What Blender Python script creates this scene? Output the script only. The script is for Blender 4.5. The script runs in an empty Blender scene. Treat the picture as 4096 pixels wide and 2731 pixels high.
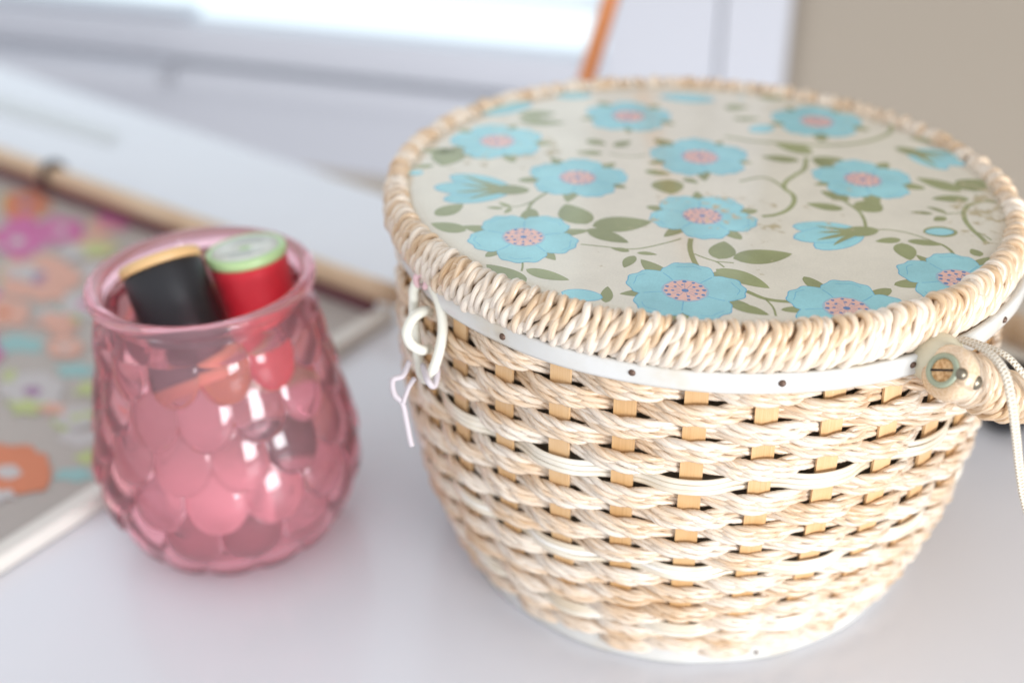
import bpy, math, random
import numpy as np
from mathutils import Matrix, Vector

random.seed(7); rng = np.random.default_rng(7)
PI = math.pi
S = 0.85                      # layout units -> metres (applied to every mesh at the end)
sc = bpy.context.scene
C = sc.collection

# ------------------------------------------------------------------ camera
FPX, CAMH, PITCH, ROLL = 1200.0, 0.3910, 0.5424, -0.0193
F_ = np.array([0, math.cos(PITCH), -math.sin(PITCH)])
_r = np.array([1.0, 0, 0]); _u = np.cross(_r, F_)
R_ = math.cos(ROLL)*_r + math.sin(ROLL)*_u
U_ = -math.sin(ROLL)*_r + math.cos(ROLL)*_u
O_ = np.array([0, 0, CAMH])
cam_d = bpy.data.cameras.new('camera'); cam = bpy.data.objects.new('camera', cam_d); C.objects.link(cam)
cam.matrix_world = Matrix(((R_[0], U_[0], -F_[0], 0), (R_[1], U_[1], -F_[1], 0),
                           (R_[2], U_[2], -F_[2], CAMH*S), (0, 0, 0, 1)))
cam_d.sensor_width = 36; cam_d.lens = FPX*36/1024
cam_d.clip_start = 0.01; cam_d.clip_end = 50
cam_d.dof.use_dof = True; cam_d.dof.focus_distance = 0.442*S; cam_d.dof.aperture_fstop = 3.7
cam_d.dof.aperture_blades = 0
sc.camera = cam

# ------------------------------------------------------------------ light
world = bpy.data.worlds.new('World'); sc.world = world; world.use_nodes = True
wb = world.node_tree.nodes['Background']
wb.inputs[0].default_value = (0.93, 0.95, 1.0, 1); wb.inputs[1].default_value = 0.79

def area(name, loc, target, sx, sy, power, col):
    l = bpy.data.lights.new(name, 'AREA'); l.shape = 'RECTANGLE'; l.size = sx; l.size_y = sy
    l.energy = power; l.color = col
    o = bpy.data.objects.new(name, l); C.objects.link(o); o.location = loc
    d = Vector(target) - Vector(loc); o.rotation_euler = d.to_track_quat('-Z', 'Y').to_euler()
    return o
area('room_window_light', (0.72, -0.54, 0.165), (0.07, 0.36, 0.08), 0.50, 0.28, 9.8, (0.94, 0.965, 1.0))

sc.view_settings.view_transform = 'Standard'; sc.view_settings.look = 'None'
sc.view_settings.exposure = 0.47; sc.view_settings.gamma = 1.0; sc.view_settings.use_curve_mapping = False
sc.render.engine = 'CYCLES'
sc.cycles.max_bounces = 16; sc.cycles.transmission_bounces = 14; sc.cycles.transparent_max_bounces = 16
sc.cycles.use_denoising = True
sc.cycles.sample_clamp_indirect = 6.0

# ------------------------------------------------------------------ pixel helpers (4096-wide photograph)
def ray(p):
    return F_ + ((p[0]*.25-512)/FPX)*R_ + (-(p[1]*.25-341)/FPX)*U_
def on_z(p, z):
    d = ray(p); return O_ + d*((z-CAMH)/d[2])
def on_plane(p, P0, n):
    d = ray(p); return O_ + d*(((P0-O_) @ n)/(d @ n))
def at_depth(p, dep):
    return O_ + ray(p)*dep
def disp(x, y): return (x*4096/2352, y*4096/2352)
def crop(x0, y0, s): return lambda x, y: (x0+x*s, y0+y*s)

# ------------------------------------------------------------------ materials
MATS = {}
def mat(name, col, rough=.5, metal=0, spec=.5, coat=0, trans=0, ior=1.5, sheen=0, emit=None, emit_s=0):
    m = bpy.data.materials.new(name); m.use_nodes = True
    b = m.node_tree.nodes['Principled BSDF']
    b.inputs['Base Color'].default_value = (*col, 1); b.inputs['Roughness'].default_value = rough
    b.inputs['Metallic'].default_value = metal; b.inputs['IOR'].default_value = ior
    b.inputs['Specular IOR Level'].default_value = spec
    b.inputs['Coat Weight'].default_value = coat; b.inputs['Coat Roughness'].default_value = .08
    b.inputs['Transmission Weight'].default_value = trans; b.inputs['Sheen Weight'].default_value = sheen
    if emit: b.inputs['Emission Color'].default_value = (*emit, 1); b.inputs['Emission Strength'].default_value = emit_s
    MATS[name] = m; return m
def nd(m, t, **kw):
    n = m.node_tree.nodes.new(t)
    for k, v in kw.items(): setattr(n, k, v)
    return n
def lk(m, a, b): m.node_tree.links.new(a, b)
def bsdf(m): return m.node_tree.nodes['Principled BSDF']
def ramp(m, stops):
    r = nd(m, 'ShaderNodeValToRGB'); e = r.color_ramp.elements
    while len(e) < len(stops): e.new(.5)
    for i, (p, c) in enumerate(stops): e[i].position = p; e[i].color = (*c, 1)
    return r
def noise(m, vec, scale, detail=3, rough=.55):
    n = nd(m, 'ShaderNodeTexNoise'); n.inputs['Scale'].default_value = scale
    n.inputs['Detail'].default_value = detail; n.inputs['Roughness'].default_value = rough
    if vec is not None: lk(m, vec, n.inputs['Vector'])
    return n
def bump(m, src, strength, dist):
    b = nd(m, 'ShaderNodeBump'); b.inputs['Strength'].default_value = strength; b.inputs['Distance'].default_value = dist
    lk(m, src, b.inputs['Height']); lk(m, b.outputs[0], bsdf(m).inputs['Normal']); return b

def fibre_mat(name, dark, mid, light, rough, su=55, sv=11, bstr=.75, rand=.35, bdist=.0006, coat=.9):
    """plant fibre: streaks run along u of the UV map, tone changes from strand to strand"""
    m = mat(name, mid, rough, coat=coat); bsdf(m).inputs['Coat Roughness'].default_value = .27
    uv = nd(m, 'ShaderNodeUVMap'); mp = nd(m, 'ShaderNodeMapping')
    mp.inputs['Scale'].default_value = (su, sv, 1); lk(m, uv.outputs[0], mp.inputs[0])
    oi = nd(m, 'ShaderNodeObjectInfo')
    add = nd(m, 'ShaderNodeVectorMath', operation='ADD'); cmb = nd(m, 'ShaderNodeCombineXYZ')
    mul = nd(m, 'ShaderNodeMath', operation='MULTIPLY'); mul.inputs[1].default_value = 57
    lk(m, oi.outputs['Random'], mul.inputs[0]); lk(m, mul.outputs[0], cmb.inputs[2])
    lk(m, mp.outputs[0], add.inputs[0]); lk(m, cmb.outputs[0], add.inputs[1])
    n1 = noise(m, add.outputs[0], 1.0, 4, .6)
    tc = nd(m, 'ShaderNodeTexCoord'); n2 = noise(m, tc.outputs['Object'], 55, 2)
    a = nd(m, 'ShaderNodeMath', operation='MULTIPLY_ADD'); a.inputs[1].default_value = .55
    lk(m, n2.outputs[0], a.inputs[0])
    s2 = nd(m, 'ShaderNodeMath', operation='MULTIPLY'); s2.inputs[1].default_value = .55; lk(m, n1.outputs[0], s2.inputs[0])
    lk(m, s2.outputs[0], a.inputs[2])
    b = nd(m, 'ShaderNodeMath', operation='MULTIPLY_ADD'); b.inputs[1].default_value = rand
    lk(m, oi.outputs['Random'], b.inputs[0]); lk(m, a.outputs[0], b.inputs[2])
    b2 = nd(m, 'ShaderNodeMath', operation='SUBTRACT'); b2.inputs[1].default_value = rand*.5; lk(m, b.outputs[0], b2.inputs[0])
    r = ramp(m, [(.33, dark), (.5, mid), (.66, light)]); lk(m, b2.outputs[0], r.inputs[0])
    lk(m, r.outputs[0], bsdf(m).inputs['Base Color'])
    bump(m, n1.outputs[0], bstr, bdist)
    return m

M_cord = fibre_mat('straw_cord', (.65, .41, .21), (.79, .59, .405), (.88, .77, .645), .36, rand=.20)
M_wrap = fibre_mat('binding_cord', (.63, .40, .20), (.78, .585, .395), (.88, .77, .64), .36, rand=.28)
M_reed = fibre_mat('flat_reed', (.70, .58, .42), (.82, .75, .62), (.90, .86, .78), .24, su=30, sv=14, bstr=.25)
M_stake = fibre_mat('wooden_stake', (.56, .32, .13), (.68, .41, .18), (.76, .50, .26), .42, su=18, sv=16, bstr=.3, rand=.2)
M_ivory = mat('ivory_plastic', (.76, .76, .74), .25)
t = nd(M_ivory, 'ShaderNodeTexCoord'); n = noise(M_ivory, t.outputs['Object'], 38, 4)
r = ramp(M_ivory, [(.30, (.62, .53, .40)), (.46, (.66, .645, .60)), (.7, (.70, .70, .685))]); lk(M_ivory, n.outputs[0], r.inputs[0])
lk(M_ivory, r.outputs[0], bsdf(M_ivory).inputs['Base Color'])
M_nail = mat('nail_iron', (.14, .085, .06), .5, .5)
M_brass = mat('rivet', (.22, .19, .14), .35, .8)
M_sage = mat('sage_plastic', (.34, .38, .27), .35)
M_cork = mat('end_grain', (.55, .33, .15), .8)
t = nd(M_cork, 'ShaderNodeTexCoord'); n = noise(M_cork, t.outputs['Object'], 900, 3)
r = ramp(M_cork, [(.35, (.46, .24, .09)), (.6, (.76, .49, .25))]); lk(M_cork, n.outputs[0], r.inputs[0]); lk(M_cork, r.outputs[0], bsdf(M_cork).inputs['Base Color'])
M_black = mat('slot_black', (.02, .015, .012), .8)
M_liner = mat('dark_lining', (.42, .35, .26), .9)

def print_mat(name, col, var=.10, rough=.085):
    m = mat(name, col, rough, coat=0)
    t = nd(m, 'ShaderNodeTexCoord'); n = noise(m, t.outputs['Object'], 45, 5, .6)
    c0 = tuple(max(0, c*(1-var)) for c in col); c1 = tuple(min(1, c*(1+var)) for c in col)
    r = ramp(m, [(.3, c0), (.7, c1)]); lk(m, n.outputs[0], r.inputs[0])
    # worn-off specks
    n2 = noise(m, t.outputs['Object'], 160, 4, .7); n3 = noise(m, t.outputs['Object'], 14, 2)
    mu = nd(m, 'ShaderNodeMath', operation='MULTIPLY'); lk(m, n2.outputs[0], mu.inputs[0]); lk(m, n3.outputs[0], mu.inputs[1])
    r2 = ramp(m, [(.352, (0, 0, 0)), (.40, (1, 1, 1))]); lk(m, mu.outputs[0], r2.inputs[0])
    mx = nd(m, 'ShaderNodeMix', data_type='RGBA'); lk(m, r2.outputs[0], mx.inputs[0]); lk(m, r.outputs[0], mx.inputs[6])
    mx.inputs[7].default_value = (.52, .44, .28, 1)
    ng = noise(m, t.outputs['Object'], 1500, 2, .6); oi = nd(m, 'ShaderNodeObjectInfo'); ns = noise(m, t.outputs['Object'], 220, 3, .7)
    g1 = nd(m, 'ShaderNodeMath', operation='MULTIPLY_ADD'); g1.inputs[1].default_value = .22; g1.inputs[2].default_value = .80; lk(m, ng.outputs[0], g1.inputs[0])
    g2 = nd(m, 'ShaderNodeMath', operation='MULTIPLY_ADD'); g2.inputs[1].default_value = .12; lk(m, oi.outputs['Random'], g2.inputs[0]); lk(m, g1.outputs[0], g2.inputs[2])
    g3 = nd(m, 'ShaderNodeMath', operation='MULTIPLY_ADD'); g3.inputs[1].default_value = .10; lk(m, ns.outputs[0], g3.inputs[0]); lk(m, g2.outputs[0], g3.inputs[2])
    vm = nd(m, 'ShaderNodeVectorMath', operation='SCALE'); lk(m, mx.outputs[2], vm.inputs[0]); lk(m, g3.outputs[0], vm.inputs['Scale'])
    lk(m, vm.outputs[0], bsdf(m).inputs['Base Color'])
    n4 = noise(m, t.outputs['Object'], 60, 2); bump(m, n4.outputs[0], .04, .002)
    return m
M_vinyl = print_mat('cream_vinyl', (.76, .71, .595), .05)
M_petal = print_mat('print_blue', (.31, .62, .66), .13)
M_pline = print_mat('print_blue_line', (.14, .43, .62), .1)
M_pink = print_mat('print_pink', (.80, .48, .40), .1)
M_pring = print_mat('print_ring', (.34, .50, .60), .1)
M_dot = print_mat('print_dot', (.13, .24, .45), .1)
M_leaf = print_mat('print_olive', (.29, .315, .15), .16)

# ------------------------------------------------------------------ mesh helpers
def mesh_obj(name, V, Fc, m, parent=None, uv=None, smooth=True, mi=None, loc=None):
    me = bpy.data.meshes.new(name)
    me.from_pydata([tuple(map(float, v)) for v in V] if not isinstance(V, np.ndarray) else V.tolist(), [], Fc if not isinstance(Fc, np.ndarray) else Fc.tolist())
    for x in (m if isinstance(m, (list, tuple)) else [m]): me.materials.append(x)
    if mi is not None: me.polygons.foreach_set('material_index', mi)
    if uv is not None:
        l = me.uv_layers.new(name='UVMap'); idx = np.empty(len(me.loops), np.int32); me.loops.foreach_get('vertex_index', idx)
        l.data.foreach_set('uv', np.asarray(uv, np.float32)[idx].ravel())
    if smooth: me.polygons.foreach_set('use_smooth', np.ones(len(me.polygons), bool))
    me.update()
    o = bpy.data.objects.new(name, me); C.objects.link(o)
    if parent: o.parent = parent
    if loc is not None: o.location = loc
    return o
def empty(name, loc, label, cat, group=None):
    o = bpy.data.objects.new(name, None); C.objects.link(o); o.location = loc; o.empty_display_size = .02
    o['label'] = label; o['category'] = cat
    if group: o['group'] = group
    return o
class MB:
    def __init__(s): s.V = []; s.F = []; s.UV = []; s.MI = []; s.n = 0
    def add(s, V, Fc, uv=None, mi=0):
        V = np.asarray(V, float); Fc = [tuple(int(i)+s.n for i in f) for f in Fc]
        s.V.append(V); s.F += Fc; s.MI += [mi]*len(Fc)
        s.UV.append(np.zeros((len(V), 2)) if uv is None else np.asarray(uv)); s.n += len(V)
        return s
    def build(s, name, m, parent=None, smooth=True, loc=None):
        return mesh_obj(name, np.concatenate(s.V), s.F, m, parent, np.concatenate(s.UV), smooth, s.MI, loc)
def tube(P, ra, rb=None, N=None, closed=False, sides=8, cap=True):
    """tube along P; N = first cross axis (with radius ra), second axis has radius rb"""
    P = np.asarray(P, float); n = len(P)
    rb = ra if rb is None else rb
    ra = np.broadcast_to(np.asarray(ra, float), (n,)); rb = np.broadcast_to(np.asarray(rb, float), (n,))
    T = (np.roll(P, -1, 0)-np.roll(P, 1, 0)) if closed else np.gradient(P, axis=0)
    T /= np.linalg.norm(T, axis=1)[:, None]+1e-12
    if N is None:
        N = np.zeros_like(P); a = np.array([0, 0, 1.]) if abs(T[0, 2]) < .8 else np.array([1., 0, 0])
        v = a-(a@T[0])*T[0]; v /= np.linalg.norm(v); N[0] = v
        for i in range(1, n):
            v = v-(v@T[i])*T[i]; v /= np.linalg.norm(v); N[i] = v
    else:
        N = np.asarray(N, float); N = N-(N*T).sum(1)[:, None]*T; N /= np.linalg.norm(N, axis=1)[:, None]
    B = np.cross(T, N)
    a = np.linspace(0, 2*PI, sides, endpoint=False)
    V = P[:, None]+ra[:, None, None]*np.cos(a)[None, :, None]*N[:, None]+rb[:, None, None]*np.sin(a)[None, :, None]*B[:, None]
    V = V.reshape(-1, 3)
    L = np.concatenate([[0], np.cumsum(np.linalg.norm(np.diff(P, axis=0), axis=1))])
    uv = np.stack([np.repeat(L, sides), np.tile(np.abs(np.linspace(-1, 1, sides, endpoint=False)), n)], 1)
    i = np.arange(n if closed else n-1)[:, None]; j = np.arange(sides)[None]
    i2 = (i+1) % n; j2 = (j+1) % sides
    Fc = np.stack([i*sides+j, i2*sides+j, i2*sides+j2, i*sides+j2], -1).reshape(-1, 4).tolist()
    if cap and not closed:
        Fc.append(list(range(sides))[::-1]); Fc.append(list(range((n-1)*sides, n*sides)))
        Fc[-2] = Fc[-2][::-1]; Fc[-1] = Fc[-1][::-1]
        Fc[-2] = list(range(sides)); Fc[-1] = list(range((n-1)*sides, n*sides))[::-1]
    return V, Fc, uv
def lathe(prof, n=64, cap=False):
    prof = np.asarray(prof, float); t_ = np.linspace(0, 2*PI, n, endpoint=False); k = len(prof)
    V = np.stack([prof[:, None, 0]*np.cos(t_), prof[:, None, 0]*np.sin(t_), np.repeat(prof[:, 1:2], n, 1)], -1).reshape(-1, 3)
    i = np.arange(k-1)[:, None]; j = np.arange(n)[None]; j2 = (j+1) % n
    Fc = np.stack([i*n+j, i*n+j2, (i+1)*n+j2, (i+1)*n+j], -1).reshape(-1, 4).tolist()
    uv = np.stack([np.tile(np.linspace(0, 1, n), k), np.repeat(np.linspace(0, 1, k), n)], 1)
    if cap: Fc.append(list(range(n))[::-1]); Fc.append(list(range((k-1)*n, k*n)))
    return V, Fc, uv
def box(x0, x1, y0, y1, z0, z1, bev=0.0):
    if bev <= 0:
        V = [(x, y, z) for z in (z0, z1) for y in (y0, y1) for x in (x0, x1)]
        return V, [(0, 2, 3, 1), (4, 5, 7, 6), (0, 1, 5, 4), (2, 6, 7, 3), (0, 4, 6, 2), (1, 3, 7, 5)]
    import bmesh
    bm = bmesh.new(); V, Fc = box(x0, x1, y0, y1, z0, z1)
    vs = [bm.verts.new(v) for v in V]
    for f in Fc: bm.faces.new([vs[i] for i in f])
    bmesh.ops.bevel(bm, geom=bm.edges[:], offset=bev, segments=2, affect='EDGES', profile=.6)
    bm.verts.index_update(); V = [tuple(v.co) for v in bm.verts]; Fc = [tuple(v.index for v in f.verts) for f in bm.faces]; bm.free()
    return V, Fc
def frame_xf(V, o, ex, ey, ez):
    V = np.asarray(V, float); return np.asarray(o)+V[:, :1]*np.asarray(ex)+V[:, 1:2]*np.asarray(ey)+V[:, 2:]*np.asarray(ez)
def smooth_path(pts, n):
    pts = np.asarray(pts, float); k = len(pts)
    ext = np.vstack([2*pts[0]-pts[1], pts, 2*pts[-1]-pts[-2]]); out = []
    for s in np.linspace(0, k-1-1e-9, n):
        i = int(s); u = s-i; p0, p1, p2, p3 = ext[i:i+4]
        out.append(.5*((2*p1)+(-p0+p2)*u+(2*p0-5*p1+4*p2-p3)*u*u+(-p0+3*p1-3*p2+p3)*u**3))
    return np.array(out)

# ================================================================== SETTING
def struct(o): o['kind'] = 'structure'; return o
M_table = mat('white_laminate', (.80, .80, .83), .2)
t = nd(M_table, 'ShaderNodeTexCoord'); n = noise(M_table, t.outputs['Object'], 6, 4)
r = ramp(M_table, [(.3, (.715, .72, .755)), (.7, (.75, .755, .79))]); lk(M_table, n.outputs[0], r.inputs[0]); lk(M_table, r.outputs[0], bsdf(M_table).inputs['Base Color'])
r3 = ramp(M_table, [(.3, (.16, .16, .16)), (.7, (.24, .24, .24))]); lk(M_table, n.outputs[0], r3.inputs[0]); lk(M_table, r3.outputs[0], bsdf(M_table).inputs['Roughness'])
# back edge of the table, seen at the upper left, runs away to the left
E0 = on_z(disp(0, 150), 0); E1 = on_z(disp(870, 440), 0)
ea = (E1-E0)/np.linalg.norm(E1-E0); eb = np.array([ea[1], -ea[0], 0])      # along edge (to the right), towards the camera
V, Fc = box(-.7, 1.5, 0, 1.9, -.03, 0, .002)
mesh_obj('tabletop', frame_xf(V, E0, ea, eb, (0, 0, 1)), Fc, M_table, smooth=False)['kind'] = 'structure'

M_wall = mat('greige_paint', (.45, .385, .305), .75)
t = nd(M_wall, 'ShaderNodeTexCoord'); n = noise(M_wall, t.outputs['Object'], 140, 4); bump(M_wall, n.outputs[0], .12, .002)
M_trim = mat('white_trim', (.58, .59, .635), .4)
M_blind = mat('blind_white', (.84, .86, .88), .4)
M_pane = mat('window_daylight', (.04, .05, .06), .3, emit=(.80, .93, 1.0), emit_s=.98)
aw = math.radians(20); wx = np.array([math.cos(aw), -math.sin(aw), 0]); wy = np.array([-math.sin(aw), -math.cos(aw), 0])  # wy towards camera
W0 = np.array([-.5, 1.45, 0])
def wallbox(u0, u1, d0, d1, z0, z1, bev=0):
    V, Fc = box(u0, u1, d0, d1, z0, z1, bev); return frame_xf(V, W0, wx, wy, (0, 0, 1)), Fc
def wpart(name, m, parent, *a, **k):
    V, Fc = wallbox(*a, **k); return mesh_obj(name, V, Fc, m, parent, smooth=False)
wb_ = MB()
for a in ((-1.6, 2.6, -.06, 0, -1.0, -.10), (.66, 2.6, -.06, 0, -.10, 2.0), (-1.6, -.9, -.06, 0, -.10, 2.0), (-.9, .66, -.06, 0, 1.35, 2.0)):
    wb_.add(*wallbox(*a))
struct(wb_.build('wall', M_wall, smooth=False))
q0 = W0+wx*.831; q1 = np.array([.88, .10, 0]); qd = (q1-q0)/np.linalg.norm(q1-q0); qn = np.array([-qd[1], qd[0], 0])
V, Fc = box(0, float(np.linalg.norm(q1-q0)), 0, .05, -1.0, 2.0); struct(mesh_obj('side_wall', frame_xf(V, q0, qd, qn, (0, 0, 1)), Fc, M_wall, smooth=False))
win = empty('window', (0, 0, 0), 'bright white framed window with pale blind slats above the table, behind everything', 'window')
wpart('pane', M_pane, win, -.9, .66, -.05, -.045, -.10, 1.35)
wpart('bottom_rail', M_trim, win, -.9, .66, -.030, .012, -.052, -.008, .002)
wpart('sash_rail', M_trim, win, -.9, .13, -.040, -.004, -.0078, .002, .002)
wpart('sill', M_trim, win, -1.0, .12, -.02, .055, -.076, -.054, .003)
wpart('sill', M_trim, win, .122, .70, -.02, .030, -.080, -.057, .003)
wpart('apron', M_trim, win, -.95, .70, 0, .014, -.17, -.082, .002)
wpart('casing', M_trim, win, .645, .762, -.03, .016, -.05, 1.4, .002)
wpart('casing', M_trim, win, .766, .830, -.03, .020, -.17, 1.4, .002)
for k in range(28):
    z = .046+k*.048
    V, Fc = box(-.88, .635, -.021, .021, -.0012, .0012, .0008)
    V = np.asarray(V); a = math.radians(-10); y = V[:, 1].copy(); zz = V[:, 2].copy()
    V[:, 1] = y*math.cos(a)-zz*math.sin(a)-.012; V[:, 2] = y*math.sin(a)+zz*math.cos(a)+z
    mesh_obj('blind_slat', frame_xf(V, W0, wx, wy, (0, 0, 1)), Fc, M_blind, win, smooth=False)

# ================================================================== SEWING BASKET
XB, YB = .0826, .4842
NST = 32; TH0 = math.radians(-97.6); DTH = 2*PI/NST
basket = empty('sewing_basket', (XB, YB, 0), 'round woven straw sewing basket with a blue flowered lid', 'basket')
KZ = [0, .02, .04, .06, .08, .10, .12, .14, .155, .20]
KR = [.1090, .1180, .1250, .1295, .1323, .1335, .1340, .1335, .1325, .1320]
def RB(z): return np.interp(z, KZ, KR)-.0036        # radius of the stakes' centre surface
def rows():
    out = []; z = .1535
    for i in range(0, 21):
        out.append((i, z)); z -= .0079 if i < 9 else .0066
    return out
NT = 600; TT = np.linspace(0, 2*PI, NT, endpoint=False)
ER = np.stack([np.cos(TT), np.sin(TT), 0*TT], 1)
def lowfreq(amp, k=6, lo=3, hi=40):
    s = 0
    for _ in range(k): s = s+np.cos(rng.integers(lo, hi)*TT+rng.uniform(0, 6.28))
    return amp*s/math.sqrt(k)
for i, z in rows():
    sg = -1 if i % 2 == 0 else 1                     # even rows run behind stake 0
    c = np.cos((TT-TH0)*NST/2)*sg; w = np.tanh(1.1*c)/math.tanh(1.1)
    if i in (5, 11, 17):
        for k in range(3):
            zz = z+(k-1)*.00245+lowfreq(.00018, lo=2, hi=20)
            rr = RB(z)+.0024*w+.0004+lowfreq(.0001)
            P = ER*rr[:, None]; P[:, 2] = zz
            V, Fc, uv = tube(P, .00075, .00128, N=ER, closed=True, sides=8)
            uv[:, 1] += k*3
            mesh_obj('flat_reed', V, Fc, M_reed, basket, uv)
    else:
        hz = .00262 if i < 9 else .00220
        for k in (-1, 0, 1):
            zc = z+k*hz+lowfreq(.00022)
            rr = RB(z)+.0027*w+lowfreq(.0002)-.0003*(k == 0)
            mb = MB(); tw = .0205*rng.uniform(.93, 1.07); ph = rng.uniform(0, 6.28)
            s = TT*RB(z); psi = -np.round(2*PI*RB(z)/tw)*TT+ph+lowfreq(.35)
            for q in (0, PI):
                off = .00096 if i < 9 else .00082
                P = ER*(rr+off*np.cos(psi+q))[:, None]; P[:, 2] = zc+off*np.sin(psi+q)
                rad = (.00136 if i < 9 else .00117)*(1+lowfreq(.07))
                V, Fc, uv = tube(P, rad*.92, rad*1.06, closed=True, sides=8, N=ER*np.cos(psi+q)[:, None]+np.array([0, 0, 1.])*np.sin(psi+q)[:, None])
                uv[:, 1] += q*5+k*2; mb.add(V, Fc, uv)
            mb.build('woven_cord', M_cord, basket)
# stakes: thin wooden slats that follow the barrel profile
zs = np.linspace(.004, .172, 26)
V = []; uv = []
for z in zs:
    R = float(RB(z))
    for (dx, dy) in ((-.00425, -.0006), (.00425, -.0006), (.00425, .0006), (-.00425, .0006)):
        V.append((R+dy, dx, z)); uv.append((z, dx*300+dy*900))
Fc = []
for k in range(len(zs)-1):
    for j in range(4): Fc.append((k*4+j, k*4+(j+1) % 4, k*4+4+(j+1) % 4, k*4+4+j))
Fc += [(0, 3, 2, 1), tuple(range(len(V)-4, len(V)))]
st0 = mesh_obj('stake', V, Fc, M_stake, basket, uv, smooth=False); st0.rotation_euler[2] = TH0
for k in range(1, NST):
    o = st0.copy(); C.objects.link(o); o.parent = basket; o.rotation_euler[2] = TH0+k*DTH
# inner lining and floor of the basket
prof = [(.001, .006)]+[(float(RB(z))-.0105, z) for z in np.linspace(.006, .170, 24)]
V, Fc, uv = lathe(prof, 64); mesh_obj('lining', V, Fc, M_liner, basket, uv)
def band(name, R, z0, z1, th, wob=.0003, slope=0):
    n = 240; a = np.linspace(0, 2*PI, n, endpoint=False); mb = MB(); prof = []
    h = (z1-z0)/2; pts = [(-th/2, -h), (th*.4, -h), (th/2, -h*.7), (th/2, h*.7), (th*.4, h), (-th/2, h)]
    wv = wob*(np.cos(16*(a-TH0)+.3)+.6*np.cos(7*a+1))
    V = []
    for k, (dr, dz) in enumerate(pts):
        V.append(np.stack([(R+dr+wv+slope*dz)*np.cos(a), (R+dr+wv+slope*dz)*np.sin(a), (z0+z1)/2+dz+.4*wv], 1))
    V = np.concatenate(V); K_ = len(pts); Fc = []
    for k in range(K_):
        k2 = (k+1) % K_
        for j in range(n):
            j2 = (j+1) % n; Fc.append((k*n+j, k*n+j2, k2*n+j2, k2*n+j))
    uv = np.stack([np.tile(a*R, K_), np.repeat(np.arange(K_), n)], 1)
    o = mesh_obj(name, V, Fc, M_ivory, basket, uv); 
    return o
rim_band = band('rim_band', .1352, .1570, .1650, .0026)
rim_band.rotation_euler = (-.0080, .0225, 0); rim_band.location = (0, 0, -.0010)
base_band = band('base_band', .1092, .0004, .0088, .003)
def nail_mesh(R, rad=.0014):
    V, Fc, uv = lathe([(rad, -.0005), (rad*.95, .0003), (rad*.6, .0008), (.00005, .0010)], 14)
    V = np.stack([R+V[:, 2], V[:, 0], V[:, 1]], 1); return V, Fc, uv
V, Fc, uv = nail_mesh(.1362); nl = None
for k in range(16):
    o = mesh_obj('nail', V, Fc, M_nail, rim_band, uv) if nl is None else nl.copy()
    if nl is None: nl = o
    else: C.objects.link(o); o.parent = rim_band
    o.location = (0, 0, .1611+rng.uniform(-.0007, .0007)); o.rotation_euler[2] = TH0-math.radians(11.8)+k*2*DTH+rng.uniform(-.02, .02)
V, Fc, uv = nail_mesh(.1106, .0011); nl = None
for k in range(11):
    o = mesh_obj('nail', V, Fc, M_nail, base_band, uv) if nl is None else nl.copy()
    if nl is None: nl = o
    else: C.objects.link(o); o.parent = base_band
    o.location = (0, 0, .0052); o.rotation_euler[2] = math.radians(-112)+k*2*PI/11

# ------------------------------------------------------------------ lid
LZ = .1794; LN = np.array([.0275, .0098, 1]); LN /= np.linalg.norm(LN)
LC = np.array([XB, YB, LZ])
q = Vector((0, 0, 1)).rotation_difference(Vector(LN)); LM = np.array(q.to_matrix())
def lidpt(p):
    """photo pixel -> lid coordinates (x, y)"""
    w = on_plane(p, LC, LN)-LC; l = LM.T @ w; return l[:2]
n = 128; prof = [(.0001, 0)]+[(r_, 0) for r_ in np.linspace(.01, .1290, 14)]+[(.1290, -.006), (.0001, -.006)]
V, Fc, uv = lathe(prof, n)
lid = mesh_obj('lid', V, Fc, M_vinyl, basket, uv, loc=(0, 0, LZ)); lid.rotation_mode = 'QUATERNION'; lid.rotation_quaternion = q
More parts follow.
